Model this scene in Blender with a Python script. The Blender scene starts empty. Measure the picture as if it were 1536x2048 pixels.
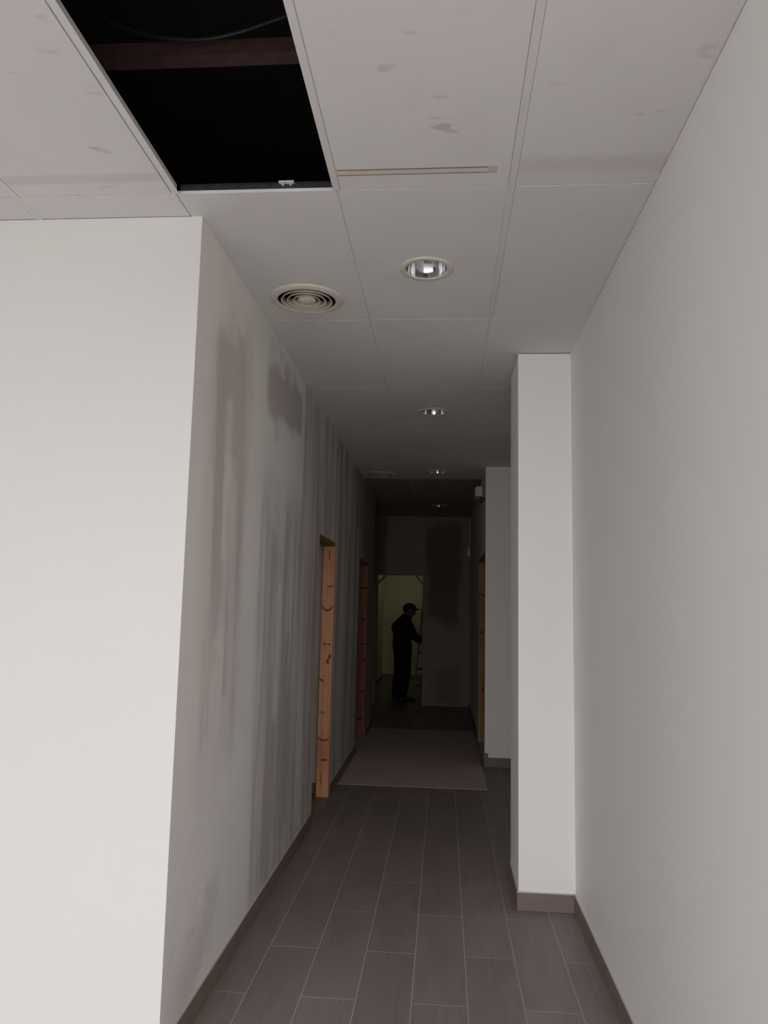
import bpy, bmesh, math, random
from mathutils import Vector, Matrix, noise as mnoise
random.seed(7)
scene = bpy.context.scene
COL = scene.collection

# ------------------------------------------------------------------ camera
EYE = 1.60
FPX, PITCH, YAW, ROLL = 1516.65, 0.1221, 0.0804, 0.0211
sy, cy, sp, cp = math.sin(YAW), math.cos(YAW), math.sin(PITCH), math.cos(PITCH)
fwd = Vector((-sy * cp, cy * cp, sp)); r0 = Vector((cy, sy, 0)); u0 = r0.cross(fwd)
right = r0 * math.cos(ROLL) + u0 * math.sin(ROLL)
up = -r0 * math.sin(ROLL) + u0 * math.cos(ROLL)
cam_data = bpy.data.cameras.new('camera')
cam_data.sensor_fit = 'VERTICAL'; cam_data.sensor_height = 36.0
cam_data.lens = FPX / 2048.0 * 36.0
cam_data.clip_start = 0.05; cam_data.clip_end = 200
cam = bpy.data.objects.new('camera', cam_data); COL.objects.link(cam)
m = Matrix((right, up, -fwd)).transposed().to_4x4(); m.translation = (0, 0, EYE)
cam.matrix_world = m
scene.camera = cam

# ------------------------------------------------------------------ sky, light, exposure
world = bpy.data.worlds.new('overcast_sky'); scene.world = world; world.use_nodes = True
wn = world.node_tree.nodes; bg = wn['Background']
bg.inputs['Color'].default_value = (0.99, 0.985, 0.985, 1); bg.inputs['Strength'].default_value = 4.75
WIN = (-4.8, 2.6, 0.02, 2.95)            # shopfront opening behind the camera: x0, x1, z0, z1
BACK_Y = -2.5
pl = bpy.data.lights.new('window_portal', 'AREA'); pl.shape = 'RECTANGLE'
pl.size = WIN[1] - WIN[0]; pl.size_y = WIN[3] - WIN[2]; pl.cycles.is_portal = True
po = bpy.data.objects.new('window_portal', pl); COL.objects.link(po)
po.location = ((WIN[0] + WIN[1]) / 2, BACK_Y, (WIN[2] + WIN[3]) / 2)
po.rotation_euler = (math.radians(90), 0, 0)
if True:                                   # lamp inside the small far room
    fl = bpy.data.lights.new('far_room_lamp', 'AREA'); fl.shape = 'DISK'; fl.size = 0.3
    fl.energy = 1.05; fl.color = (1.0, 0.93, 0.62)
    fo = bpy.data.objects.new('far_room_lamp', fl); COL.objects.link(fo); fo.location = (-0.55, 15.9, 3.0)
scene.view_settings.view_transform = 'Standard'
scene.view_settings.look = 'None'
scene.view_settings.gamma = 1.0
scene.view_settings.use_curve_mapping = False
scene.view_settings.exposure = 0.0
scene.cycles.use_denoising = True
scene.cycles.max_bounces = 12
scene.cycles.diffuse_bounces = 8
scene.cycles.glossy_bounces = 4
scene.cycles.sample_clamp_indirect = 8

# ------------------------------------------------------------------ material helpers
class NT:
    def __init__(s, name):
        s.m = bpy.data.materials.new(name); s.m.use_nodes = True
        s.t = s.m.node_tree; s.n = s.t.nodes; s.b = s.n['Principled BSDF']
    def new(s, t, **k):
        n = s.n.new(t)
        for a, v in k.items(): setattr(n, a, v)
        return n
    def link(s, a, b): s.t.links.new(a, b)
    def put(s, sock, v):
        if isinstance(v, bpy.types.NodeSocket): s.link(v, sock)
        else: sock.default_value = v
    def math(s, op, a, b=None, c=None, clamp=False):
        n = s.new('ShaderNodeMath', operation=op, use_clamp=clamp)
        s.put(n.inputs[0], a)
        if b is not None: s.put(n.inputs[1], b)
        if c is not None: s.put(n.inputs[2], c)
        return n.outputs[0]
    def step(s, v, a, b):
        n = s.new('ShaderNodeMapRange', interpolation_type='SMOOTHSTEP')
        s.put(n.inputs['Value'], v); n.inputs['From Min'].default_value = a; n.inputs['From Max'].default_value = b
        n.inputs['To Min'].default_value = 0; n.inputs['To Max'].default_value = 1
        return n.outputs['Result']
    def pos(s): return s.new('ShaderNodeNewGeometry').outputs['Position']
    def objpos(s): return s.new('ShaderNodeTexCoord').outputs['Object']
    def sep(s, v):
        n = s.new('ShaderNodeSeparateXYZ'); s.link(v, n.inputs[0]); return n.outputs
    def scale(s, v, sc, off=(0, 0, 0)):
        n = s.new('ShaderNodeMapping'); s.link(v, n.inputs['Vector']); n.inputs['Scale'].default_value = sc
        s.put(n.inputs['Location'], off); return n.outputs[0]
    def noise(s, v, sc, det=4, rough=0.6, dist=0.0):
        n = s.new('ShaderNodeTexNoise'); s.link(v, n.inputs['Vector']); n.inputs['Scale'].default_value = sc
        n.inputs['Detail'].default_value = det; n.inputs['Roughness'].default_value = rough
        n.inputs['Distortion'].default_value = dist; return n.outputs['Fac']
    def mix(s, f, a, b):
        n = s.new('ShaderNodeMix', data_type='RGBA'); s.put(n.inputs['Factor'], f)
        for sk, v in ((n.inputs[6], a), (n.inputs[7], b)):
            s.put(sk, v if isinstance(v, bpy.types.NodeSocket) else (*v, 1))
        return n.outputs[2]
    def done(s, col, rough=0.6, metal=0.0, bump=None, dist=0.002, strength=0.4, spec=None):
        s.put(s.b.inputs['Base Color'], col if isinstance(col, bpy.types.NodeSocket) else (*col, 1))
        s.put(s.b.inputs['Roughness'], rough); s.b.inputs['Metallic'].default_value = metal
        if spec is not None: s.b.inputs['Specular IOR Level'].default_value = spec
        if bump is not None:
            n = s.new('ShaderNodeBump'); n.inputs['Strength'].default_value = strength; n.inputs['Distance'].default_value = dist
            s.link(bump, n.inputs['Height']); s.link(n.outputs[0], s.b.inputs['Normal'])
        return s.m
    def softbox(s, a, b, a0, a1, b0, b1, wa, wb):
        r = s.math('MULTIPLY', s.step(a, a0 - wa, a0 + wa), s.math('SUBTRACT', 1.0, s.step(a, a1 - wa, a1 + wa)))
        q = s.math('MULTIPLY', s.step(b, b0 - wb, b0 + wb), s.math('SUBTRACT', 1.0, s.step(b, b1 - wb, b1 + wb)))
        return s.math('MULTIPLY', r, q)

def plain(name, col, rough=0.6, metal=0.0, vary=0.08, sc=6.0, spec=None):
    t = NT(name); f = t.noise(t.objpos(), sc)
    c = t.mix(f, tuple(x * (1 - vary) for x in col), tuple(min(1, x * (1 + vary)) for x in col))
    return t.done(c, rough, metal, bump=f, dist=0.0008, strength=0.15, spec=spec)

def paint_white():
    t = NT('white_wall_paint'); p = t.pos(); f = t.noise(p, 1.3, 3); g = t.noise(p, 220, 2)
    c = t.mix(f, (0.81, 0.80, 0.785), (0.85, 0.84, 0.825))
    x, y, z = t.sep(p)
    # scuffs low on the pillar face
    k = t.math('MULTIPLY', t.step(t.noise(t.scale(p, (60, 1, 28)), 1.0, 3), 0.655, 0.69), t.softbox(x, z, 0.43, 0.52, 0.50, 0.66, 0.015, 0.03))
    k = t.math('MULTIPLY', k, t.softbox(y, z, 4.2, 4.4, 0.3, 0.9, 0.02, 0.1))
    c = t.mix(t.math('MULTIPLY', k, 0.75), c, (0.12, 0.10, 0.09))
    return t.done(c, 0.55, bump=g, dist=0.0006, strength=0.25, spec=0.25)

def plaster_left():
    """raw filled plasterboard: pale putty with dark unfilled patches in vertical sweeps"""
    t = NT('puttied_plasterboard'); p = t.pos(); x, y, z = t.sep(p)
    w1 = t.noise(t.scale(p, (1, 4.0, 1.0)), 1.0, 3); w2 = t.noise(t.scale(p, (1, 2.0, 2.6), (3, 7, 1)), 1.0, 3)
    yd = t.math('ADD', y, t.math('MULTIPLY', t.math('SUBTRACT', w1, 0.5), 0.30))
    zd = t.math('ADD', z, t.math('MULTIPLY', t.math('SUBTRACT', w2, 0.5), 0.9))
    streak = t.step(t.noise(t.scale(p, (1, 4.6, 0.40), (0, 3.3, 0)), 1.0, 2, 0.5), 0.38, 0.62)
    fine = t.step(t.noise(t.scale(p, (1, 8.5, 0.65), (2, 1.3, 5)), 1.0, 3, 0.5), 0.34, 0.66)
    tot = None
    for (y0, y1, z0, z1, wy, wz, s, mode) in STAINS:
        b = t.softbox(yd, zd, y0, y1, z0, z1, wy, wz)
        if mode == 1: b = t.math('MULTIPLY', b, t.math('MULTIPLY_ADD', streak, 0.65, 0.35))
        if mode == 2: b = t.math('MULTIPLY', b, t.math('MULTIPLY_ADD', fine, 0.75, 0.25))
        b = t.math('MULTIPLY', b, s)
        tot = b if tot is None else (t.math('SUBTRACT', tot, b) if False else t.math('MAXIMUM', tot, b))
    for (y0, y1, z0, z1, wy, wz, s) in LIGHTS:
        b = t.math('MULTIPLY', t.softbox(yd, zd, y0, y1, z0, z1, wy, wz), s)
        tot = t.math('MULTIPLY', tot, t.math('SUBTRACT', 1.0, b))
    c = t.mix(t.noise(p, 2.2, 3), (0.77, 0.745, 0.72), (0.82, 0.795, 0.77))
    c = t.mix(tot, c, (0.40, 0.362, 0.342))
    return t.done(c, 0.8, bump=fine, dist=0.0006, strength=0.2, spec=0.15)

# y0, y1, z0, z1, softness y, softness z, strength, streak mode
STAINS = [
    (2.93, 3.50, 0.95, 2.80, 0.09, 0.22, 0.62, 1),
    (3.00, 3.44, 2.20, 2.72, 0.07, 0.12, 0.55, 0),
    (2.95, 3.55, 0.98, 1.35, 0.10, 0.12, 0.45, 2),
    (3.85, 5.70, -0.3, 2.15, 0.10, 0.35, 0.75, 2),
    (4.05, 5.00, 0.05, 1.55, 0.08, 0.25, 0.80, 1),
    (3.85, 4.80, 2.62, 2.98, 0.06, 0.10, 0.75, 0),
    (4.90, 5.75, 1.00, 3.10, 0.07, 0.30, 0.80, 1),
    (5.30, 5.80, -0.2, 2.30, 0.06, 0.25, 0.70, 1),
    (2.80, 3.30, 0.10, 0.36, 0.12, 0.08, 0.35, 0),
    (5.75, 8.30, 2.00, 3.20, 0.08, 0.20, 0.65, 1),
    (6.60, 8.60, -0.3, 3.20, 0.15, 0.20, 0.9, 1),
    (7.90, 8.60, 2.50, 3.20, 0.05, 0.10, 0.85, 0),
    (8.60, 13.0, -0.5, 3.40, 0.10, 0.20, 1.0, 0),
]
LIGHTS = [
    (3.14, 3.22, 1.75, 2.35, 0.03, 0.10, 0.8), (3.12, 3.24, 1.00, 1.50, 0.03, 0.10, 0.75), (3.24, 3.33, 0.80, 1.25, 0.03, 0.08, 0.6),
    (4.30, 4.40, 0.95, 1.70, 0.03, 0.12, 0.75), (4.60, 4.70, 1.10, 1.75, 0.03, 0.12, 0.65), (4.95, 5.03, 1.10, 1.60, 0.03, 0.12, 0.5),
    (5.02, 5.16, 0.2, 2.9, 0.05, 0.20, 0.6),
]

def plaster_end():
    t = NT('patched_end_wall_plaster'); p = t.pos(); x, y, z = t.sep(p)
    w = t.noise(t.scale(p, (3, 1, 1.6)), 1.0, 3)
    xd = t.math('ADD', x, t.math('MULTIPLY', t.math('SUBTRACT', w, 0.5), 0.22)); zd = t.math('ADD', z, t.math('MULTIPLY', t.math('SUBTRACT', w, 0.5), 0.4))
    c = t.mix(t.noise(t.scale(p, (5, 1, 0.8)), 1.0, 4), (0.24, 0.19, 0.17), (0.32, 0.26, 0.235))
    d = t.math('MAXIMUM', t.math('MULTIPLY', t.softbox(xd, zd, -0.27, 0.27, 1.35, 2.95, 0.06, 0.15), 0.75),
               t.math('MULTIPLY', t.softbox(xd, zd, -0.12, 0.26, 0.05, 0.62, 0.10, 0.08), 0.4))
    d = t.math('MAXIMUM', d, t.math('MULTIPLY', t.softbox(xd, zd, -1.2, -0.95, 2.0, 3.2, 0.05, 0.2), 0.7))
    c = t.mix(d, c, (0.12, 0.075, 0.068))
    return t.done(c, 0.85, bump=w, dist=0.001, strength=0.1, spec=0.1)

def ceiling_panel(name, a, b, marks=1.0):
    t = NT(name); p = t.pos(); x, y, z = t.sep(p)
    c = t.mix(t.noise(p, 1.1, 3), a, b)
    sm = t.step(t.noise(t.scale(p, (7, 15, 1), (1.7, 0.4, 0)), 1.0, 2, 0.5), 0.635, 0.73)
    sm = t.math('MULTIPLY', sm, t.step(t.noise(t.scale(p, (2, 2, 1), (4, 2, 0)), 1.0, 1), 0.42, 0.58))
    dust = t.step(t.noise(t.scale(p, (3, 3, 1), (9, 5, 0)), 1.0, 5, 0.7), 0.5, 0.75)
    k = t.math('MULTIPLY_ADD', dust, 0.10 * marks, t.math('MULTIPLY', sm, t.math('MULTIPLY_ADD', t.math('SUBTRACT', 1.0, t.step(y, 2.3, 2.6)), 0.30 * marks, 0.12 * marks)))
    # greyish darker bands along the panel edges nearest the corridor mouth
    k = t.math('MAXIMUM', k, t.math('MULTIPLY', t.softbox(x, y, -1.9, -1.0, 2.40, 2.455, 0.05, 0.012), 0.22 * marks))
    k = t.math('MAXIMUM', k, t.math('MULTIPLY', t.softbox(x, y, 0.22, 0.9, 2.37, 2.46, 0.05, 0.03), 0.22 * marks))
    c = t.mix(k, c, (0.36, 0.32, 0.30))
    return t.done(c, 0.8, bump=t.noise(p, 140, 2), dist=0.0005, strength=0.15, spec=0.15)

def floor_tile():
    t = NT('wood_look_floor_tile'); p = t.pos()
    rnd = t.new('ShaderNodeObjectInfo').outputs['Random']
    cb = t.new('ShaderNodeCombineXYZ'); t.link(t.math('MULTIPLY', rnd, 37.0), cb.inputs[0]); t.link(t.math('MULTIPLY', rnd, 91.0), cb.inputs[1])
    v = t.new('ShaderNodeVectorMath', operation='ADD'); t.link(p, v.inputs[0]); t.link(cb.outputs[0], v.inputs[1])
    g = t.noise(t.scale(v.outputs[0], (55, 2.6, 55)), 1.0, 5, 0.65)
    h = t.noise(t.scale(v.outputs[0], (9, 1.6, 9)), 1.0, 4, 0.6)
    c = t.mix(t.step(g, 0.3, 0.7), (0.215, 0.174, 0.168), (0.295, 0.245, 0.236))
    c = t.mix(t.step(h, 0.35, 0.7), c, (0.29, 0.247, 0.24))
    c2 = t.mix(t.math('MULTIPLY', rnd, 0.35), c, (0.18, 0.145, 0.142))
    return t.done(c2, t.math('MULTIPLY_ADD', g, 0.15, 0.42), bump=g, dist=0.0006, strength=0.35, spec=0.35)

def pine(name, x0, marks, k=(1, 1, 1)):
    """knotty board: marks are (z, bow, thickness, from, to) across the face, fractions of its width"""
    t = NT(name); p = t.pos(); x, y, z = t.sep(p)
    g = t.noise(t.scale(p, (40, 40, 1.2)), 1.0, 5, 0.6, 0.6)
    c = t.mix(t.step(g, 0.3, 0.7), tuple(q * w_ for q, w_ in zip((0.74, 0.33, 0.15), k)), tuple(q * w_ for q, w_ in zip((0.88, 0.50, 0.26), k)))
    c = t.mix(t.step(t.noise(t.scale(p, (2, 2, 1.1)), 1.0, 2), 0.45, 0.75), c, tuple(q * w_ for q, w_ in zip((0.62, 0.24, 0.11), k)))
    u = t.math('DIVIDE', t.math('SUBTRACT', x, x0), 0.10)
    wob = t.math('MULTIPLY', t.math('SUBTRACT', t.noise(t.scale(p, (30, 30, 30)), 1.0, 3), 0.5), 0.03)
    tot = None
    for (z0, bow, th, a, b) in marks:
        du = t.math('SUBTRACT', u, 0.5)
        line = t.math('SUBTRACT', t.math('ADD', z, wob), t.math('MULTIPLY_ADD', t.math('MULTIPLY', du, du), bow, z0))
        mk = t.math('SUBTRACT', 1.0, t.step(t.math('ABSOLUTE', line), th * 0.4, th))
        mk = t.math('MULTIPLY', mk, t.math('MULTIPLY', t.step(u, a - 0.06, a + 0.06), t.math('SUBTRACT', 1.0, t.step(u, b - 0.06, b + 0.06))))
        tot = mk if tot is None else t.math('MAXIMUM', tot, mk)
    c = t.mix(t.math('MULTIPLY', tot, 0.85), c, (0.10 * k[0], 0.03 * k[0], 0.018 * k[0]))
    return t.done(c, 0.6, bump=g, dist=0.0006, strength=0.2, spec=0.25)

M = {}
M['white'] = paint_white()
M['front_white'] = plain('warm_white_wall_paint', (0.70, 0.69, 0.68), 0.6, vary=0.02, sc=1.5, spec=0.25)
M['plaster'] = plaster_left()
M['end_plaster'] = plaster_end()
M['panel'] = ceiling_panel('white_ceiling_panel', (0.72, 0.713, 0.705), (0.76, 0.753, 0.745))
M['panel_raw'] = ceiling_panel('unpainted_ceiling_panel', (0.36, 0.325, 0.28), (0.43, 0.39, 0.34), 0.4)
M['runner'] = plain('white_ceiling_runner', (0.72, 0.71, 0.70), 0.45)
M['runner_gap'] = plain('dusty_joint', (0.55, 0.52, 0.50), 0.8)
M['tile'] = floor_tile()
M['grout'] = plain('pale_grout', (0.54, 0.50, 0.49), 0.9, sc=40)
M['skirting'] = plain('brown_skirting_tile', (0.185, 0.142, 0.126), 0.5, vary=0.25, sc=14)
M['caulk'] = plain('skirting_caulk', (0.62, 0.58, 0.55), 0.7)
M['pine'] = pine('knotty_pine', -1.045, [(2.02, 0, 0.060, 0.50, 0.62), (1.75, 0.0, 0.008, 0.40, 0.95), (1.70, 0, 0.075, 0.50, 0.54), (1.545, 0.16, 0.013, 0.02, 1.0), (1.255, 0.02, 0.008, 0.22, 0.9), (1.25, 0, 0.05, 0.36, 0.40),
    (1.155, 0, 0.030, 0.72, 0.95), (1.115, 0, 0.030, 0.55, 0.78), (0.95, 0.05, 0.012, 0.0, 0.35), (0.69, 0, 0.014, 0.08, 0.22), (0.69, 0, 0.012, 0.38, 0.50), (0.46, 0.10, 0.012, 0.02, 0.95), (0.30, 0.0, 0.012, 0.35, 0.85)])
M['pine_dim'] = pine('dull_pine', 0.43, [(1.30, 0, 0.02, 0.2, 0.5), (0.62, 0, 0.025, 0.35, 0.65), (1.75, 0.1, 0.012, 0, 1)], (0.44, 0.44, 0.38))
M['dark_pine'] = pine('red_stained_pine', -1.045, [(1.80, 0.1, 0.015, 0, 1), (1.42, 0, 0.02, 0.3, 0.8), (1.12, 0, 0.012, 0, 1), (0.92, 0, 0.03, 0.6, 0.9), (0.55, 0.05, 0.012, 0, 1), (0.22, 0, 0.02, 0.1, 0.7)], (0.32, 0.24, 0.30))
M['brown_timber'] = plain('brown_timber', (0.22, 0.12, 0.05), 0.6, vary=0.25, sc=12)
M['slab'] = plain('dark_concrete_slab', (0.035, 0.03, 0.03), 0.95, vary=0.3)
M['steel_paint'] = plain('red_primer_steel', (0.10, 0.055, 0.05), 0.7, vary=0.6, sc=22)
M['galv'] = plain('galvanised_steel', (0.04, 0.047, 0.06), 0.5, 0.3, vary=0.25, sc=18)
M['black'] = plain('black_plastic', (0.015, 0.015, 0.016), 0.5)
M['cable'] = plain('dark_cable_sheath', (0.02, 0.023, 0.026), 0.45)
M['cream'] = plain('cream_enamel', (0.70, 0.665, 0.57), 0.4, vary=0.06, sc=30)
M['cream_dark'] = plain('dusty_cream_enamel', (0.60, 0.56, 0.48), 0.45, vary=0.1, sc=30)
M['throat'] = plain('duct_throat', (0.02, 0.014, 0.012), 0.9)
M['chrome'] = NT('chrome_reflector').done((0.62, 0.63, 0.65), 0.10, 1.0)
M['lamp_glass'] = plain('unlit_lamp_tube', (0.30, 0.38, 0.36), 0.25)
M['lamp_base'] = plain('green_lamp_base', (0.06, 0.16, 0.14), 0.4)
M['kraft'] = plain('beige_protective_sheet', (0.55, 0.44, 0.385), 0.85, vary=0.12, sc=3)
M['far_paint'] = plain('yellow_green_room_paint', (0.62, 0.60, 0.42), 0.7, vary=0.05, sc=2)
M['pavement'] = plain('pale_pavement', (0.42, 0.40, 0.38), 0.9, sc=2)
M['box'] = plain('grey_white_plastic', (0.62, 0.61, 0.58), 0.4)
M['skin'] = plain('skin', (0.16, 0.085, 0.06), 0.6)
M['jacket'] = plain('navy_work_jacket', (0.012, 0.013, 0.020), 0.9, vary=0.3, spec=0.1)
M['trousers'] = plain('black_work_trousers', (0.010, 0.010, 0.011), 0.9, vary=0.3, spec=0.1)
M['cap'] = plain('dark_cap_cloth', (0.016, 0.012, 0.012), 0.9, spec=0.1)
M['shoe'] = plain('black_shoe_leather', (0.012, 0.011, 0.011), 0.6)
M['eye'] = plain('eye_white', (0.30, 0.27, 0.25), 0.3)
M['alu'] = plain('worn_ladder_timber', (0.10, 0.045, 0.035), 0.6, vary=0.2, sc=20)

# ------------------------------------------------------------------ mesh helpers
def link_mesh(name, verts, faces, mat, parent=None, smooth=False):
    me = bpy.data.meshes.new(name); me.from_pydata(verts, [], faces); me.update()
    if smooth:
        for p in me.polygons: p.use_smooth = True
    if mat: me.materials.append(mat)
    o = bpy.data.objects.new(name, me); COL.objects.link(o)
    if parent: o.parent = parent
    return o

BOXF = [(0, 3, 2, 1), (4, 5, 6, 7), (0, 1, 5, 4), (1, 2, 6, 5), (2, 3, 7, 6), (3, 0, 4, 7)]
def boxv(x0, x1, y0, y1, z0, z1):
    return [(x0, y0, z0), (x1, y0, z0), (x1, y1, z0), (x0, y1, z0), (x0, y0, z1), (x1, y0, z1), (x1, y1, z1), (x0, y1, z1)]
class MB:
    def __init__(s): s.v = []; s.f = []
    def add(s, v, f):
        n = len(s.v); s.v += [tuple(q) for q in v]; s.f += [tuple(i + n for i in q) for q in f]; return s
    def box(s, *a): return s.add(boxv(*a), BOXF)
    def cham(s, x0, x1, y0, y1, z0, z1, c=0.003):
        """box with all its edges chamfered"""
        bm = bmesh.new(); vs = [bm.verts.new(q) for q in boxv(x0, x1, y0, y1, z0, z1)]
        for q in BOXF: bm.faces.new([vs[i] for i in q])
        bmesh.ops.bevel(bm, geom=bm.edges[:], offset=c, segments=1, affect='EDGES')
        bm.verts.index_update()
        s.add([v.co.copy() for v in bm.verts], [[v.index for v in q.verts] for q in bm.faces]); bm.free(); return s
    def bar(s, p, q, w, h, up=(0, 0, 1)):
        """rectangular bar from p to q"""
        p, q = Vector(p), Vector(q); d = (q - p).normalized(); a = d.cross(Vector(up)).normalized(); b = a.cross(d)
        vs = []
        for e in (p, q):
            for i, j in ((-1, -1), (1, -1), (1, 1), (-1, 1)): vs.append(e + a * i * w / 2 + b * j * h / 2)
        return s.add(vs, [(0, 1, 2, 3), (7, 6, 5, 4), (0, 4, 5, 1), (1, 5, 6, 2), (2, 6, 7, 3), (3, 7, 4, 0)])
    def tube(s, pts, r, n=8):
        pts = [Vector(p) for p in pts]; rings = []
        for i, p in enumerate(pts):
            d = (pts[min(i + 1, len(pts) - 1)] - pts[max(i - 1, 0)]).normalized()
            a = d.cross(Vector((0.13, 0.27, 1))).normalized(); b = d.cross(a)
            rings.append([p + (a * math.cos(2 * math.pi * k / n) + b * math.sin(2 * math.pi * k / n)) * r for k in range(n)])
        v = [q for ring in rings for q in ring]; f = []
        for i in range(len(pts) - 1):
            for k in range(n): f.append((i * n + k, i * n + (k + 1) % n, (i + 1) * n + (k + 1) % n, (i + 1) * n + k))
        f.append(tuple(range(n))[::-1]); f.append(tuple((len(pts) - 1) * n + k for k in range(n)))
        return s.add(v, f)
    def lathe(s, prof, n=48, closed=False):
        """profile of (radius, z) turned about the z axis"""
        v = []; f = []; k = len(prof)
        for i in range(n):
            a = 2 * math.pi * i / n
            v += [(r * math.cos(a), r * math.sin(a), z) for r, z in prof]
        for i in range(n):
            j = (i + 1) % n
            for q in range(k if closed else k - 1):
                e = (q + 1) % k
                f.append((i * k + q, j * k + q, j * k + e, i * k + e))
        return s.add(v, f)
    def build(s, name, mat, parent=None, smooth=False): return link_mesh(name, s.v, s.f, mat, parent, smooth)

def structure(o, label=None):
    o['kind'] = 'structure'
    if label: o['label'] = label
    return o
def thing(name, label, cat, loc=(0, 0, 0), rz=0.0, group=None):
    o = bpy.data.objects.new(name, None); COL.objects.link(o); o.location = loc; o.rotation_euler = (0, 0, rz)
    o.empty_display_size = 0.1
    o['label'] = label; o['category'] = cat
    if group: o['group'] = group
    return o
def tag(o, label, cat, group=None):
    o['label'] = label; o['category'] = cat
    if group: o['group'] = group
    return o
def base(name, label=None, kind='structure'):
    o = bpy.data.objects.new(name, None); COL.objects.link(o); o['kind'] = kind
    if label: o['label'] = label
    return o
def copy_tree(o, loc, label=None):
    c = o.copy(); COL.objects.link(c); c.location = loc
    if label: c['label'] = label
    def kids(src, dst):
        for ch in list(src.children):
            d = ch.copy(); COL.objects.link(d); d.parent = dst; kids(ch, d)
    kids(o, c); return c

# ------------------------------------------------------------------ dimensions
ZC = 3.074                 # ceiling
XL, XR = -0.945, 0.7175    # corridor walls
WT = 0.10                  # partition thickness
FY = 2.70                  # front wall of the left rooms
X2, Y2 = 0.43, 7.97        # second projection on the right
EY = 12.56                 # end wall
J0, PP = 2.537, 1.246      # ceiling joints
HX = -5.0                  # far left side of the front hall
TOP = 3.95                 # underside of the slab above
D1 = (5.65, 6.52, 2.13); D2 = (8.45, 9.45, 2.12); D3 = (8.02, 9.42, 2.18)
RWY = 0.75                 # near end of the right wall; unseen hall widened behind the camera for more light
FAR = (-1.34, -0.19, 17.0) # far room: left, right, back
RY = 10.25                 # where the left wall steps back

# ------------------------------------------------------------------ walls
w = MB().box(HX, XL, FY, FY + WT, 0, ZC)
structure(w.build('wall_front', M['front_white']), 'bright white wall facing the camera left of the corridor')
w = MB()
def wl(y0, y1, z0=0, z1=ZC): w.box(XL - WT, XL, y0, y1, z0, z1)
wl(FY + 0.0005, D1[0]); wl(D1[0], D1[1], D1[2], ZC); wl(D1[1], D2[0]); wl(D2[0], D2[1], D2[2], ZC); wl(D2[1], RY)
w.v = [(x + (0.0006 if x == XL else 0), y, z) for x, y, z in w.v]
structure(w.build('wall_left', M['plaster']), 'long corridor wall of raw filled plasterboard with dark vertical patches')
w = MB().box(-1.36, XL - WT, RY - WT, RY, 0, ZC).box(-1.36 - WT, -1.36, RY - WT, EY, 0, ZC)
structure(w.build('wall_recess', M['plaster']), 'dark plaster recess at the end of the corridor')
w = MB().box(XR, XR + 0.15, RWY, Y2, 0, TOP).box(XR + 0.15, 3.6, RWY, RWY + 0.15, 0, TOP)
structure(w.build('wall_right', M['white']), 'long white wall on the right of the corridor')
w = MB().box(X2, XR + 0.15, Y2, D3[0], 0, ZC).box(X2, X2 + WT, D3[0], D3[1], D3[2], ZC).box(X2, X2 + WT, D3[1], EY, 0, ZC)
structure(w.build('wall_right_far', M['white']), 'white wall end standing forward at the far right of the corridor')
w = MB().box(0.417, XR, 4.32, 4.80, 0, ZC - 0.006)
structure(w.build('pillar', M['white']), 'white square pillar standing against the right wall')
# end wall with the far doorway
DX0, DX1, DH = -1.115, -0.315, 2.125
w = MB().box(-1.46, DX0, EY, EY + WT, 0, ZC).box(DX0, DX1, EY, EY + WT, DH, ZC).box(DX1, X2 + WT, EY, EY + WT, 0, ZC)
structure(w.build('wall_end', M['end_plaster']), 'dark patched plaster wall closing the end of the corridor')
w = MB().box(FAR[0] - WT, FAR[0], EY + WT, FAR[2] + WT, 0, ZC).box(FAR[0], FAR[1] + WT, FAR[2], FAR[2] + WT, 0, ZC).box(FAR[1], FAR[1] + WT, EY + WT, FAR[2], 0, ZC)
structure(w.build('wall_far_room', M['far_paint']), 'yellow green walls of the small lit room beyond the far doorway')
# side room partitions seen through the openings
w = MB().box(-3.2, XL - WT, D1[1] + 0.09, D1[1] + 0.19, 0, ZC).box(-3.2, XL - WT, 8.2, 8.3, 0, ZC).box(-3.2, XL - WT, D2[1] + 0.12, D2[1] + 0.22, 0, ZC).box(-3.3, -3.2, FY + WT, RY, 0, ZC)
structure(w.build('wall_side_room', M['plaster']), 'plaster partitions of the side rooms on the left')
w = MB().box(1.9, 2.0, Y2, EY, 0, ZC).box(X2 + WT, 2.0, 10.2, 10.3, 0, ZC)
structure(w.build('wall_right_room', M['white']), 'side room walls behind the right doorway')
# outer shell with the open shopfront behind the camera
w = MB().box(HX - 0.2, HX, BACK_Y - 0.2, FAR[2] + 0.6, -0.2, TOP).box(HX, 2.2, FAR[2] + 0.4, FAR[2] + 0.6, -0.2, TOP).box(2.0, 2.2, Y2 - 0.2, FAR[2] + 0.4, -0.2, TOP)
w.box(XR + 0.15, 2.2, Y2 - 0.2, Y2, -0.2, TOP).box(3.6, 3.8, BACK_Y - 0.2, RWY + 0.15, -0.2, TOP)
structure(w.build('wall_outer', M['slab']), 'outer shell walls of the building')
w = MB().box(HX, WIN[0], BACK_Y - 0.2, BACK_Y, 0, TOP).box(WIN[0], WIN[1], BACK_Y - 0.2, BACK_Y, WIN[3], TOP).box(WIN[1], 3.6, BACK_Y - 0.2, BACK_Y, 0, TOP).box(WIN[0], WIN[1], BACK_Y - 0.2, BACK_Y, 0, WIN[2])
structure(w.build('wall_back', M['white']), 'white wall behind the camera with a wide shopfront opening')
structure(MB().box(-20, 20, -30, BACK_Y - 0.2, -0.3, -0.05).build('ground', M['pavement']), 'pale pavement outside the shopfront')
structure(MB().box(HX - 0.2, 3.8, BACK_Y - 0.2, FAR[2] + 0.6, TOP, TOP + 0.2).build('ceiling_slab', M['slab']), 'dark concrete slab above the suspended ceiling')

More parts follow.
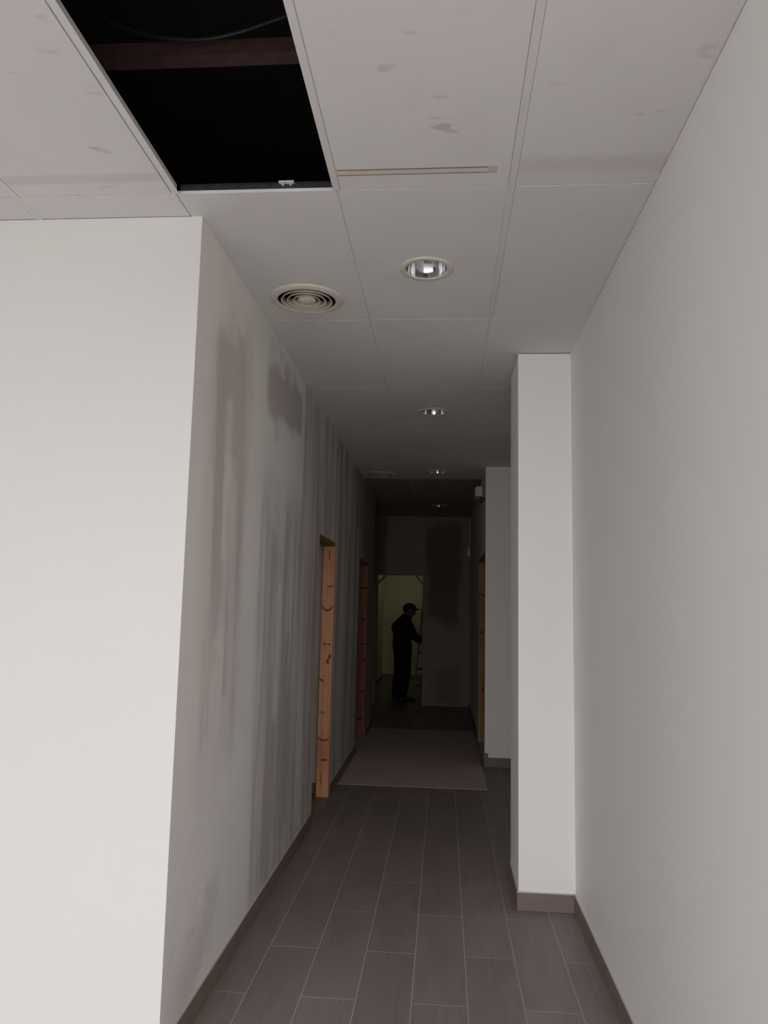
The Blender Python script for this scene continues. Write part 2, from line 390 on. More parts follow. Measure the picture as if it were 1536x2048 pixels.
# ------------------------------------------------------------------ suspended ceiling
ceil = base('ceiling', 'suspended ceiling of white panels with one panel missing')
XJ = [HX, -4.63, -4.02, -3.42, -2.815, -2.205, -1.60, -0.990, -0.399, 0.222, XR]
OPEN = (7, -1)             # column, row of the missing panel
FIT = [(-0.092, 3.186, 0.094), (-0.092, 5.665, 0.094), (-0.085, 8.26, 0.094), (-0.088, 11.11, 0.094), (-0.682, 3.505, 0.146), (-0.735, 8.45, 0.146)]
def panel_cut(x0, x1, y0, y1, mat, cx, cy_, r, n=64):
    angs = sorted([2 * math.pi * k / n for k in range(n)] + [math.atan2(yy - cy_, xx - cx) % (2 * math.pi) for xx in (x0, x1) for yy in (y0, y1)])
    v = []; f = []
    for a in angs:
        c, q = math.cos(a), math.sin(a)
        k = min(((x1 if c > 0 else x0) - cx) / c if abs(c) > 1e-9 else 1e9, ((y1 if q > 0 else y0) - cy_) / q if abs(q) > 1e-9 else 1e9)
        for z in (ZC, ZC + 0.012): v += [(cx + c * r, cy_ + q * r, z), (cx + c * k, cy_ + q * k, z)]
    m_ = len(angs)
    for i in range(m_):
        j = (i + 1) % m_; a, b = i * 4, j * 4
        f += [(a, b, b + 1, a + 1), (a + 2, a + 3, b + 3, b + 2), (a, a + 2, b + 2, b), (a + 1, b + 1, b + 3, a + 3)]
    return link_mesh('panel', v, f, mat, ceil)
def panel(x0, x1, y0, y1, mat, g=0.002):
    for cx, cy_, r in FIT:
        if x0 < cx < x1 and y0 < cy_ < y1: return panel_cut(x0 + g, x1 - g, y0 + g, y1 - g, mat, cx, cy_, r)
    return MB().cham(x0 + g, x1 - g, y0 + g, y1 - g, ZC, ZC + 0.012, 0.0015).build('panel', mat, ceil)
taped = None
for r in range(-4, 12):
    y0, y1 = J0 + r * PP, J0 + (r + 1) * PP
    y0 = max(y0, BACK_Y); y1 = min(y1, FAR[2])
    if y1 - y0 < 0.05: continue
    for c in range(len(XJ) - 1):
        x0, x1 = XJ[c], XJ[c + 1]
        hall = r < 0
        if (c, r) == OPEN: continue
        if r > 0 and c < 6: continue
        if r == 0 and c < 7:
            o = panel(x0 + (0.012 if c < 6 else 0), x1 - (0.012 if c < 6 else 0), y0, FY, M['panel']); continue
        if r > 0 and c == 6: x0 = -1.48
        wide = 0.0105 if r < 0 else 0.0
        # raised edge where the white T-bars show between the front panels
        lx = x0 + (wide if c else 0); rx = x1 - (wide if c < 9 else -0.01)
        if r == 0 and c == 8: rx = x1 - 0.0105
        if r == 0 and c == 9: lx = x0 + 0.0105
        if r < 0 and c == 6: rx = x1 - 0.0145
        if c == 9: rx = XR + (0.0022 if r >= 1 else 0.0008)
        if r >= 6 and c == 9: rx = X2 + WT
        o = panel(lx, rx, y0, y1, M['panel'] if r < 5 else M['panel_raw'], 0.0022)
        if (c, r) == (8, -1): taped = o
# rest of the far ceilings over the side rooms
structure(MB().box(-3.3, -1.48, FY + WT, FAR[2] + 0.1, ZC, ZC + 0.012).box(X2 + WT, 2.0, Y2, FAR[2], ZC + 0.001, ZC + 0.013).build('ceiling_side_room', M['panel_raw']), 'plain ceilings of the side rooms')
structure(MB().box(XR + 0.001, 3.6, BACK_Y, RWY, ZC, ZC + 0.012).build('ceiling_hall', M['panel']), 'white ceiling of the added hall width behind the camera')
# T-bars (flange visible) and backing strips behind the fine joints
for i, x in enumerate(XJ[1:-1]):
    y1 = FY if i < 6 else (J0 + PP if i == 8 else J0)
    MB().box(x - 0.0122, x + 0.0122, BACK_Y, y1 - 0.001, ZC - 0.0012, ZC + 0.0008).box(x - 0.001, x + 0.001, BACK_Y, y1, ZC + 0.001, ZC + 0.035).build('runner', M['runner'], ceil)
    if i >= 7:
        MB().box(x - 0.015, x + 0.015, y1 + 0.014, FAR[2], ZC + 0.0022, ZC + 0.03).build('runner', M['runner'], ceil)
for i, x in enumerate(XJ[1:-1]):
    if i in (6, 7): continue
    MB().box(x - 0.018, x + 0.018, BACK_Y, FY, ZC + 0.0035, ZC + 0.02).build('backing_strip', M['runner_gap'], ceil)
for r in range(-3, 12):
    y = J0 + r * PP
    if y < BACK_Y: continue
    segs = [(-1.5 if r > 0 else HX, XR)]
    if r in (0, -1): segs = [(HX, XJ[7] - 0.014), (XJ[8] + 0.013, XR)]
    for a, b in segs:
        MB().box(a, b, y - 0.012, y + 0.012, ZC + 0.003, ZC + 0.028).build('cross_runner', M['runner_gap'] if r <= 0 else M['runner'], ceil)
# white flanges either side of the missing panel and the steel channel at its far edge
ch = MB().box(XJ[7] + 0.013, XJ[8] - 0.013, J0 + 0.004, J0 + 0.006, ZC + 0.0125, ZC + 0.033).box(XJ[7] + 0.013, XJ[8] - 0.013, J0 - 0.004, J0 + 0.006, ZC + 0.031, ZC + 0.033).box(XJ[7] + 0.013, XJ[8] - 0.013, J0 + 0.002, J0 + 0.028, ZC + 0.0122, ZC + 0.0135).build('steel_channel', M['galv'], ceil)
for i in range(9):
    x = XJ[7] + 0.05 + i * 0.058
    MB().box(x, x + (0.012 if i % 2 else 0.004), J0 + 0.0032, J0 + 0.0042, ZC + 0.022, ZC + 0.029).build('slot', M['throat'], ch)
MB().box(-0.61, -0.555, J0 - 0.010, J0 + 0.004, ZC + 0.030, ZC + 0.036).box(-0.60, -0.592, J0 - 0.016, J0 + 0.004, ZC + 0.024, ZC + 0.031).box(-0.572, -0.564, J0 - 0.016, J0 + 0.004, ZC + 0.024, ZC + 0.031).build('spring_clip', M['runner'], ch)
# tape strip along the panel right of the hole
MB().box(XJ[8] + 0.016, 0.135, 2.415, 2.443, ZC - 0.0012, ZC + 0.0005).build('joint_tape', plain('yellowed_tape', (0.67, 0.635, 0.59), 0.6, vary=0.12, sc=20), taped)
MB().box(0.135, 0.165, 2.408, 2.447, ZC - 0.0014, ZC + 0.0005).build('tape_end', plain('brown_tape_end', (0.58, 0.54, 0.49), 0.6), taped)
for yy in (2.4135, 2.4435): MB().box(XJ[8] + 0.016, 0.135, yy - 0.002, yy + 0.002, ZC - 0.0013, ZC + 0.0004).build('tape_edge', M['brown_timber'], taped)

# ------------------------------------------------------------------ plenum: beam and cable above the hole
tag(MB().box(-2.4, 0.6, 2.335, 2.345, 3.462, 3.517).box(-2.4, 0.6, 2.345, 2.395, 3.462, 3.470).build('steel_beam', M['steel_paint']), 'red-brown primed steel angle crossing above the hole in the ceiling', 'beam')
kn_ = [(-1.45, 3.74), (-1.25, 3.60), (-1.075, 3.510), (-0.973, 3.479), (-0.869, 3.466), (-0.783, 3.470), (-0.699, 3.488), (-0.599, 3.522), (-0.499, 3.556), (-0.30, 3.62), (0.0, 3.74)]
pts = []
for a_, b_ in zip(kn_, kn_[1:]):
    for q in range(4): pts.append((a_[0] + (b_[0] - a_[0]) * q / 4, 2.27, a_[1] + (b_[1] - a_[1]) * q / 4))
for _ in range(3): pts = [pts[0]] + [tuple((pts[i - 1][k] + pts[i][k] * 2 + pts[i + 1][k]) / 4 for k in range(3)) for i in range(1, len(pts) - 1)] + [pts[-1]]
tag(MB().tube(pts, 0.007).build('slack_cable', M['cable']), 'dark slack cable looping across the black ceiling hole', 'cable')

# ------------------------------------------------------------------ floor tiles
floor = MB().box(HX, 3.6, BACK_Y, FAR[2] + 0.1, -0.12, -0.0009).build('floor', M['grout'])
structure(floor, 'floor of dark grey-brown wood-look tiles laid in half bond')
TW, TL, TX, TY = 0.2275, 0.895, -0.340, 3.296
mesh_cache = {}
def tile(x0, x1, y0, y1):
    g = 0.0015
    dx, dy = round(x1 - x0 - 2 * g, 4), round(y1 - y0 - 2 * g, 4)
    if dx < 0.01 or dy < 0.01: return
    if (dx, dy) not in mesh_cache:
        b = MB().cham(-dx / 2, dx / 2, -dy / 2, dy / 2, -0.009, 0.0, 0.0008)
        me = bpy.data.meshes.new('tile'); me.from_pydata(b.v, [], b.f); me.materials.append(M['tile']); mesh_cache[(dx, dy)] = me
    o = bpy.data.objects.new('tile', mesh_cache[(dx, dy)]); COL.objects.link(o); o.parent = floor
    o.location = ((x0 + x1) / 2, (y0 + y1) / 2, random.uniform(-0.0002, 0.0002))
def lay(rx0, rx1, ry0, ry1):
    n0 = math.floor((rx0 - TX) / TW); n1 = math.ceil((rx1 - TX) / TW)
    for n in range(n0, n1):
        x0, x1 = max(rx0, TX + n * TW), min(rx1, TX + (n + 1) * TW)
        if x1 - x0 < 0.012: continue
        off = TY if n % 2 else TY + 0.442
        k0 = math.floor((ry0 - off) / TL); k1 = math.ceil((ry1 - off) / TL)
        for k in range(k0, k1):
            y0, y1 = max(ry0, off + k * TL), min(ry1, off + (k + 1) * TL)
            if y1 - y0 > 0.02: tile(x0, x1, y0, y1)
lay(-1.9, XR, 1.2, FY)
lay(XL, XR, FY, Y2)
lay(XL, X2, Y2, EY)
lay(-1.36, XL, RY, EY)
lay(FAR[0], FAR[1], EY, FAR[2])
lay(-2.0, XL, D1[0] - 0.2, D1[1] + 0.09)

# ------------------------------------------------------------------ skirting tiles
SH, ST = 0.092, 0.009
def skirting(name, label, runs):
    b = base(name, label)
    for (ax, a0, a1, pos, d, start) in runs:
        # ax 'y' runs along y on a wall at x = pos; d = side it stands out to
        s = start
        while s < a1 - 1e-4:
            e = min(s + TL / 2, a1); q0 = max(s, a0)
            if e - q0 > 0.012:
                lo, hi = (pos, pos + d * ST) if d > 0 else (pos + d * ST, pos)
                if ax == 'y': m_ = MB().cham(lo, hi, q0 + 0.0008, e - 0.0008, 0, SH, 0.0012)
                else: m_ = MB().cham(q0 + 0.0008, e - 0.0008, lo, hi, 0, SH, 0.0012)
                m_.build('skirting_tile', M['skirting'], b)
            s = e
        lo, hi = (pos, pos + d * 0.007) if d > 0 else (pos + d * 0.007, pos)
        c_ = MB()
        if ax == 'y': c_.box(lo, hi, a0, a1, SH, SH + 0.005)
        else: c_.box(a0, a1, lo, hi, SH, SH + 0.005)
        c_.build('caulk_line', M['caulk'], b)
skirting('baseboard_left', 'dark brown skirting along the left plaster wall', [('y', FY, D1[0], XL, 1, 2.66), ('y', D1[1] + 0.035, D2[0], XL, 1, D1[1]), ('y', D2[1], RY, XL, 1, D2[1])])
skirting('baseboard_front', 'dark skirting under the bright front wall', [('x', -4.9, XL, FY, -1, -4.9)])
skirting('baseboard_right', 'dark brown skirting along the right white wall', [('y', RWY, 4.32 - ST, XR, -1, RWY), ('y', 4.80, Y2 - ST, XR, -1, 4.8)])
skirting('baseboard_pillar', 'brown skirting around the foot of the white pillar', [('x', 0.417 - ST, XR - ST, 4.32, -1, 0.417 - ST), ('y', 4.32, 4.80, 0.417, -1, 4.32)])
skirting('baseboard_right_far', 'dark skirting at the foot of the far right wall', [('x', X2 + 0.035, XR, Y2, -1, X2 + 0.035), ('y', D3[1], EY, X2, -1, D3[1])])
skirting('baseboard_end', 'dark skirting under the far room walls', [('x', FAR[0], FAR[1], FAR[2], -1, FAR[0]), ('y', EY + WT, FAR[2], FAR[0], 1, EY + WT)])
skirting('baseboard_side_room', 'black skirting in the side room behind the first doorway', [('x', -3.2, XL - WT, D1[1] + 0.09, -1, -3.2)])
structure(MB().cham(X2 - 0.009, X2 + 0.034, Y2 - 0.012, Y2 + 0.03, 0, 0.135, 0.001).build('trim_1', M['skirting']), 'taller dark skirting end block on the far right corner')

# ------------------------------------------------------------------ timber door frames
def frame_on_side(name, label, x0, x1, y0, y1, h, mats, t=0.035):
    b = base(name, label)
    MB().cham(x0, x1, y0, y0 + t, 0, h, 0.002).build('jamb', mats[0], b)
    MB().cham(x0, x1, y1 - t, y1, 0, h, 0.002).build('jamb', mats[1], b)
    MB().cham(x0, x1, y0 + t, y1 - t, h - t, h, 0.002).build('head', mats[2], b)
    return b
d1 = frame_on_side('door_1', 'knotty pine frame in the first opening of the left wall', XL - WT - 0.002, XL + 0.002, D1[0], D1[1] + 0.02, D1[2] - 0.001, (M['pine'], M['pine'], M['brown_timber']))
MB().box(XL - 0.062, XL - 0.056, D1[1] - 0.0165, D1[1] - 0.014, 0.10, 0.20).build('bolt_slot', M['black'], d1)
frame_on_side('door_2', 'dark red timber frame in the second opening of the left wall', XL - WT - 0.002, XL + 0.002, D2[0], D2[1], D2[2] - 0.001, (M['dark_pine'], M['dark_pine'], M['brown_timber']))
frame_on_side('door_3', 'pine frame in the opening of the far right wall', X2 - 0.002, X2 + WT, D3[0], D3[1], D3[2] - 0.001, (M['brown_timber'], M['pine_dim'], M['brown_timber']))
d4 = base('door_4', 'brown timber frame with corner braces in the far doorway')
t = 0.028
MB().cham(DX0, DX0 + t, EY - 0.004, EY + WT, 0, DH, 0.002).build('jamb', M['brown_timber'], d4)
MB().cham(DX1 - t, DX1, EY - 0.004, EY + WT, 0, DH, 0.002).build('jamb', M['brown_timber'], d4)
MB().cham(DX0 + t, DX1 - t, EY - 0.004, EY + WT, DH - t, DH, 0.002).build('head', M['brown_timber'], d4)
for s, x in ((1, DX0 + t), (-1, DX1 - t)):
    MB().bar((x - s * 0.004, EY + 0.03, DH - t - 0.145), (x + s * 0.125, EY + 0.03, DH - t + 0.004), 0.03, 0.03, (0, 1, 0)).build('corner_brace', M['brown_timber'], d4)

# ------------------------------------------------------------------ protective sheet on the floor
v = []; f = []
nx, ny = 14, 26
sx = (XL + ST + 0.004, 0.405); syy = (6.985, 10.15)
for j in range(ny + 1):
    for i in range(nx + 1):
        x = sx[0] + (sx[1] - sx[0]) * i / nx; y = syy[0] + (syy[1] - syy[0]) * j / ny
        v.append((x, y, 0.0035 + 0.0012 * mnoise.noise(Vector((x * 3, y * 2, 0)))))
n = len(v); v += [(x, y, 0.0007) for x, y, z in v]
for j in range(ny):
    for i in range(nx):
        a = j * (nx + 1) + i; f.append((a, a + 1, a + nx + 2, a + nx + 1)); f.append((n + a, n + a + nx + 1, n + a + nx + 2, n + a + 1))
for j in range(ny):
    for i in (0, nx):
        a = j * (nx + 1) + i; q = (a, a + nx + 1, n + a + nx + 1, n + a); f.append(q if i == 0 else q[::-1])
for i in range(nx):
    for j in (0, ny):
        a = j * (nx + 1) + i; q = (a, n + a, n + a + 1, a + 1); f.append(q if j == 0 else q[::-1])
tag(link_mesh('protective_sheet', v, f, M['kraft']), 'beige protective sheet laid flat across the dark tiled corridor floor', 'floor sheet')

# ------------------------------------------------------------------ recessed downlights
def downlight(loc, label, detail=True):
    o = thing('downlight', label, 'ceiling light', loc, 0, 'recessed downlights along the corridor ceiling')
    MB().lathe([(0.1165, 0.0), (0.1165, -0.003), (0.112, -0.006), (0.097, -0.007), (0.090, -0.0045), (0.088, 0.004), (0.092, 0.004), (0.098, 0.0)], 56, True).build('trim_ring', M['cream'], o, True)
    prof = [(0.089, -0.003), (0.088, 0.006), (0.084, 0.022), (0.077, 0.040), (0.066, 0.056), (0.050, 0.069), (0.030, 0.077), (0.0005, 0.080)]
    MB().lathe(prof, 56).build('reflector', M['chrome'], o, True)
    lb = MB().lathe([(0.0005, 0.030), (0.009, 0.032), (0.013, 0.038), (0.013, 0.062), (0.010, 0.074)], 20).build('lamp', M['lamp_glass'], o, True)
    MB().lathe([(0.014, 0.048), (0.017, 0.050), (0.020, 0.079), (0.012, 0.080)], 20).build('lamp_socket', M['lamp_base'], lb, True)
    if detail:
        for k in range(6):
            a = 0.9 + k * 0.42
            MB().lathe([(0.0005, -0.0075), (0.0022, -0.0070), (0.0022, -0.0055)], 8).build('rust_spot', M['brown_timber'], o).location = (0.104 * math.cos(a), 0.104 * math.sin(a), 0)
    return o
downlight((-0.092, 3.186, ZC), 'chrome bowl downlight nearest the camera, cream ring with rust spots')
downlight((-0.092, 5.665, ZC), 'chrome downlight second from the camera, level with the pillar top', False)
downlight((-0.085, 8.26, ZC), 'small dim downlight third from the camera, just before the dark ceiling', False)
downlight((-0.088, 11.11, ZC), 'faint downlight farthest from the camera, in the dark ceiling near the end wall', False)

# ------------------------------------------------------------------ round air diffusers
def diffuser(loc, label):
    o = thing('air_diffuser', label, 'air vent', loc, 0, 'round air diffusers in the ceiling')
    MB().lathe([(0.180, 0.0), (0.180, -0.003), (0.170, -0.007), (0.150, -0.013), (0.142, -0.012), (0.139, 0.002), (0.150, 0.003)], 64, True).build('outer_flange', M['cream'], o, True)
    MB().lathe([(0.1395, -0.004), (0.136, 0.03), (0.12, 0.065), (0.0005, 0.07)], 48).build('throat', M['throat'], o, True)
    for r in (0.126, 0.098, 0.071):
        MB().lathe([(r, -0.013), (r - 0.004, -0.0145), (r - 0.009, -0.006), (r - 0.016, 0.012), (r - 0.0145, 0.013), (r - 0.007, -0.004)], 56, True).build('cone_ring', M['cream_dark'], o, True)
    MB().lathe([(0.0005, -0.016), (0.025, -0.0155), (0.040, -0.012), (0.046, -0.006), (0.040, 0.004), (0.0005, 0.006)], 40).build('centre_cap', M['cream'], o, True)
    return o
diffuser((-0.682, 3.505, ZC), 'round cream slotted air diffuser nearest the camera, beside the first downlight')
diffuser((-0.735, 8.45, ZC), 'round air diffuser far down the corridor beside the left wall')

# ------------------------------------------------------------------ wall boxes on the far right wall
eb = thing('emergency_light', 'small pale box high on the far right wall above the doorway', 'wall light', (X2, 8.86, 2.92))
MB().cham(-0.078, 0.0, -0.16, 0.16, -0.055, 0.062, 0.006).build('housing', M['box'], eb)
MB().cham(-0.084, -0.078, -0.145, 0.145, -0.045, 0.050, 0.002).build('cover', M['box'], eb)
pts = [(-0.02, -0.12, -0.052), (-0.018, -0.16, -0.10), (-0.015, -0.30, -0.16), (-0.012, -0.45, -0.155), (-0.012, -0.62, -0.13), (-0.010, -0.78, -0.17), (-0.008, -0.85, -0.19)]
MB().tube(pts, 0.006).build('flex', M['black'], eb)
jb = thing('junction_box', 'tiny pale box at the right end of the dark end wall', 'wall box', (0.405, EY, 2.49))
MB().cham(-0.024, 0.024, -0.045, 0.0, -0.065, 0.065, 0.004).build('housing', M['box'], jb)
MB().tube([(0.012, -0.012, 0.062), (0.012, -0.012, 0.578)], 0.008).build('conduit', M['cream_dark'], jb)

# ------------------------------------------------------------------ ladder inside the far room
lad = thing('ladder', 'dark narrow ladder leaning on the wall inside the far doorway', 'ladder', (-0.44, 13.33, 0))
L0 = Vector((-0.44, 13.33, 0))
A0, A1 = Vector((-0.495, 13.15, 0.0)) - L0, Vector((-0.335, 13.15, 1.80)) - L0
B0, B1 = Vector((-0.395, 13.52, 0.0)) - L0, Vector((-0.235, 13.52, 1.80)) - L0
for a, b in ((A0, A1), (B0, B1)): MB().bar(a, b, 0.032, 0.055, (0, 1, 0)).build('stile', M['alu'], lad)
for i in range(6):
    k = (0.24 + 0.28 * i) / 1.80
    MB().bar(A0.lerp(A1, k), B0.lerp(B1, k), 0.05, 0.025).build('rung', M['alu'], lad)

# ------------------------------------------------------------------ person in the far room
def skin_mesh(verts, edges, radii, root, sub=2):
    me = bpy.data.meshes.new('skeleton'); me.from_pydata(verts, edges, []); me.update()
    o = bpy.data.objects.new('skeleton', me); COL.objects.link(o)
    sk = o.modifiers.new('skin', 'SKIN'); sk.use_smooth_shade = True
    if not me.skin_vertices: me.skin_vertices.new()
    for i, r in enumerate(radii):
        d = me.skin_vertices[0].data[i]; d.radius = (r, r) if not isinstance(r, tuple) else r; d.use_root = (i == root)
    ss = o.modifiers.new('sub', 'SUBSURF'); ss.levels = sub; ss.render_levels = sub
    dg = bpy.context.evaluated_depsgraph_get(); out = bpy.data.meshes.new_from_object(o.evaluated_get(dg))
    bpy.data.objects.remove(o); return out
V = []; E_ = []; R_ = []
def pt(p, r, to=None):
    V.append(p); R_.append(r)
    if to is not None: E_.append((to, len(V) - 1))
    return len(V) - 1
pel = pt((0, 0, 0.90), 0.135)
sp1 = pt((-0.025, 0, 1.03), 0.135, pel); sp2 = pt((-0.035, 0, 1.17), 0.150, sp1); sp3 = pt((-0.005, 0, 1.295), 0.120, sp2)
nk0 = pt((0.045, 0, 1.375), 0.072, sp3); nk1 = pt((0.085, 0, 1.425), 0.066, nk0)
hd0 = pt((0.112, -0.007, 1.472), 0.096, nk1); hd1 = pt((0.118, -0.01, 1.535), 0.114, hd0); hd2 = pt((0.112, -0.01, 1.592), 0.088, hd1)
hands = {}
for s, el, wr in ((-1, (0.075, -0.25, 1.085), (0.235, -0.150, 1.010)), (1, (0.155, 0.205, 1.075), (0.335, 0.035, 1.065))):
    sh = pt((0.0, s * 0.155, 1.285), 0.074, sp3); ua = pt((0.035, s * 0.21, 1.185), 0.062, sh); e = pt(el, 0.052, ua)
    mid = tuple((el[i] + wr[i]) / 2 for i in range(3)); fa = pt(mid, 0.046, e); wv = pt(wr, 0.033, fa)
    d = (Vector(wr) - Vector(el)).normalized(); pv = Vector(wr) + d * 0.055
    pt(tuple(pv), 0.034, wv); hands[s] = (Vector(wr), pv, d)
for s in (-1, 1):
    hp = pt((-0.005, s * 0.085, 0.84), 0.105, pel); th_ = pt((0.0, s * 0.095, 0.66), 0.090, hp); kn = pt((0.0, s * 0.10, 0.46), 0.082, th_)
    cf = pt((-0.035, s * 0.10, 0.27), 0.080, kn); an = pt((-0.055, s * 0.10, 0.10), 0.068, cf)
    ft = pt((-0.03, s * 0.105, 0.042), 0.032, an); pt((0.06, s * 0.112, 0.034), 0.024, ft); pt((0.115, s * 0.114, 0.030), 0.018, len(V) - 1)
body_me = skin_mesh(V, E_, R_, pel)
# five fingers per hand, each its own short curled chain rooted in the palm
parts_me = []
for s, (wr, pv, d) in hands.items():
    side = d.cross(Vector((0, 0, 1))).normalized(); upv = side.cross(d).normalized()
    for k, ln in enumerate((0.060, 0.072, 0.078, 0.070)):
        off = upv * ((k - 1.5) * -0.019); curl = side * (1 if s < 0 else -1) * -1
        p0 = pv + off - d * 0.01; p1 = pv + off * 1.05 + d * ln * 0.45; p2 = p1 + d * ln * 0.15 + curl * ln * 0.32; p3 = p2 - d * ln * 0.15 + curl * ln * 0.22
        parts_me.append(skin_mesh([tuple(q) for q in (p0, p1, p2, p3)], [(0, 1), (1, 2), (2, 3)], [0.0095, 0.0092, 0.0085, 0.0075], 0, 1))
    q0 = wr + d * 0.025 + upv * 0.018; q1 = q0 + upv * 0.03 + d * 0.02; q2 = q1 + d * 0.028 + side * (1 if s < 0 else -1) * -0.012
    parts_me.append(skin_mesh([tuple(q) for q in (q0, q1, q2)], [(0, 1), (1, 2)], [0.012, 0.011, 0.009], 0, 1))
bm = bmesh.new(); bm.from_mesh(body_me)
for pm in parts_me: bm.from_mesh(pm)
# face: the head looks along h (turned towards the ladder)
ha = math.radians(-32); h = Vector((math.cos(ha), math.sin(ha), 0)); hs = Vector((-h.y, h.x, 0)); hc = Vector((0.118, -0.01, 1.535))
def blob(p, r, sc=(1, 1, 1)):
    q = bmesh.ops.create_icosphere(bm, subdivisions=2, radius=r)['verts']
    for v_ in q: v_.co = p + h * v_.co.x * sc[0] + hs * v_.co.y * sc[1] + Vector((0, 0, v_.co.z * sc[2]))
blob(hc + h * 0.042 + Vector((0, 0, -0.030)), 0.076, (0.86, 0.86, 1.10))       # face
blob(hc + h * 0.104 + Vector((0, 0, -0.022)), 0.016, (1.1, 0.8, 1.3))            # nose
blob(hc + h * 0.070 + Vector((0, 0, -0.080)), 0.032, (0.9, 1.2, 0.8))            # chin
blob(hc + h * 0.092 + Vector((0, 0, -0.054)), 0.014, (0.7, 1.6, 0.55))           # mouth
for s in (-1, 1): blob(hc + hs * s * 0.100 + Vector((0, 0, -0.018)) - h * 0.01, 0.026, (0.7, 0.4, 1.2))   # ears
me = bpy.data.meshes.new('body'); bm.to_mesh(me); bm.free()
for p_ in me.polygons: p_.use_smooth = True
for k_ in ('skin', 'jacket', 'trousers'): me.materials.append(M[k_])
def near_hand(c): return any((c - wr).dot(d) > 0.0 and (c - wr).length < 0.16 for wr, pv, d in hands.values())
for p_ in me.polygons:
    c = p_.center
    if not near_hand(c) and c.z < 1.40: p_.material_index = 1 if c.z > 0.86 or c.x > 0.2 else 2
person = thing('person', 'person in dark cap, jacket and trousers in the far doorway, reaching to a ladder', 'person', (-0.685, 13.1, 0), math.radians(35))
body = bpy.data.objects.new('body', me); COL.objects.link(body); body.parent = person
def clothing(name, mat, test, grow):
    b = bmesh.new(); b.from_mesh(body_me); b.normal_update()
    kill = [f_ for f_ in b.faces if not test(f_.calc_center_median())]
    for v_ in b.verts: v_.co += v_.normal * grow
    bmesh.ops.delete(b, geom=kill, context='FACES')
    m_ = bpy.data.meshes.new(name); b.to_mesh(m_); b.free(); m_.materials.append(mat)
    for p_ in m_.polygons: p_.use_smooth = True
    o = bpy.data.objects.new(name, m_); COL.objects.link(o); o.parent = person
    sd = o.modifiers.new('thickness', 'SOLIDIFY'); sd.thickness = 0.004; sd.offset = 1
    return o
clothing('jacket', M['jacket'], lambda c: c.z > 0.815 and c.z < 1.418 and not near_hand(c), 0.013)
clothing('trousers', M['trousers'], lambda c: 0.075 < c.z < 0.90 and not near_hand(c) and c.x < 0.2, 0.010)
for s in (-1, 1):
    sh_ = MB(); K = 16
    secs = [(-0.125, 0.012, 0.05, 0.012), (-0.118, 0.036, 0.085, 0.003), (-0.08, 0.046, 0.105, 0), (-0.03, 0.046, 0.105, 0), (0.02, 0.047, 0.085, 0), (0.08, 0.052, 0.068, 0), (0.13, 0.050, 0.058, 0), (0.165, 0.038, 0.048, 0.002), (0.185, 0.014, 0.032, 0.008)]
    for (x, hw, top, low) in secs:
        for k in range(K):
            a = 2 * math.pi * k / K; c_, q_ = math.cos(a), math.sin(a)
            e_ = 0.6
            yy = hw * math.copysign(abs(c_) ** e_, c_); zz = (top + low) / 2 + (top - low) / 2 * math.copysign(abs(q_) ** e_, q_)
            sh_.v.append((x, s * (0.105 + 0.05 * (x + 0.05)) + yy, zz))
    for i in range(len(secs) - 1):
        for k in range(K): sh_.f.append((i * K + k, i * K + (k + 1) % K, (i + 1) * K + (k + 1) % K, (i + 1) * K + k))
    sh_.f.append(tuple(range(K))[::-1]); sh_.f.append(tuple((len(secs) - 1) * K + k for k in range(K)))
    sh_.build('shoe', M['shoe'], person, True)
col_ = MB().lathe([(0.088, -0.030), (0.085, 0.0), (0.078, 0.030), (0.073, 0.030), (0.078, 0.0), (0.080, -0.030)], 32, True).build('collar', M['jacket'], person, True)
col_.location = (0.058, 0, 1.398); col_.rotation_euler = (0, math.radians(24), 0)
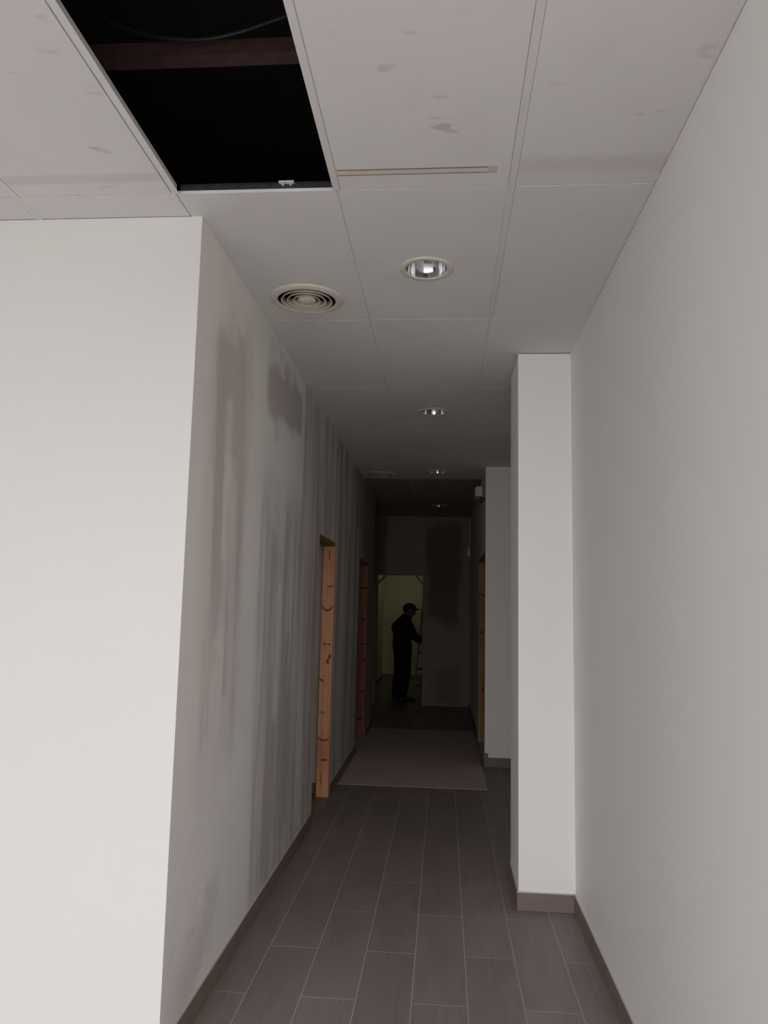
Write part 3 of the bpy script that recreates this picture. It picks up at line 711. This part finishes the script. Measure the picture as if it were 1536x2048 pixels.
# cap with a curved brim, hair below it, eyes
cap = MB(); rings = 9; n = 28
for i in range(rings):
    a = math.pi / 2 * i / (rings - 1)
    for k in range(n):
        b_ = 2 * math.pi * k / n
        p_ = hc + Vector((0, 0, 0.012)) + (h * math.cos(b_) * 0.117 + hs * math.sin(b_) * 0.110) * math.cos(a) + Vector((0, 0, 0.098 * math.sin(a)))
        cap.v.append(tuple(p_))
for i in range(rings - 1):
    for k in range(n): cap.f.append((i * n + k, i * n + (k + 1) % n, (i + 1) * n + (k + 1) % n, (i + 1) * n + k))
cp_ = cap.build('cap', M['cap'], person, True)
br = MB(); m1, m2 = 13, 4
for lay_ in (0, 1):
    for j in range(m2 + 1):
        for i in range(m1):
            q = math.radians(-62 + 124 * i / (m1 - 1)); rr = 1.0 + 0.62 * j / m2 * max(0, math.cos(q)) ** 0.6
            p_ = hc + h * math.cos(q) * 0.114 * rr + hs * math.sin(q) * 0.108 * (1 + 0.08 * j / m2) + Vector((0, 0, 0.018 - 0.010 * j / m2 - 0.028 * math.sin(q) ** 2 * j / m2 - 0.006 * lay_))
            br.v.append(tuple(p_))
N_ = (m2 + 1) * m1
for j in range(m2):
    for i in range(m1 - 1):
        a = j * m1 + i; br.f.append((a, a + 1, a + m1 + 1, a + m1)); br.f.append((N_ + a, N_ + a + m1, N_ + a + m1 + 1, N_ + a + 1))
for i in range(m1 - 1):
    a = m2 * m1 + i; br.f.append((a, a + 1, N_ + a + 1, N_ + a))
br.build('brim', M['cap'], cp_, True)
hair = MB(); rows = 5
for i in range(rows):
    for k in range(15):
        q = math.radians(80 + 200 * k / 14); zz = 0.012 - 0.062 * i / (rows - 1); rr = 0.112 - 0.010 * i / (rows - 1)
        hair.v.append(tuple(hc + h * math.cos(q) * rr * 1.03 + hs * math.sin(q) * rr * 0.96 + Vector((0, 0, zz))))
for i in range(rows - 1):
    for k in range(14): hair.f.append((i * 15 + k, i * 15 + k + 1, (i + 1) * 15 + k + 1, (i + 1) * 15 + k))
hair.build('hair', M['black'], person, True)
for s in (-1, 1):
    e = MB().lathe([(0.0005, 0.011), (0.006, 0.0092), (0.0105, 0.003), (0.0105, -0.003), (0.006, -0.0092), (0.0005, -0.011)], 12).build('eye', M['eye'], person, True)
    e.location = hc + h * 0.091 + hs * s * 0.030 + Vector((0, 0, 0.002))
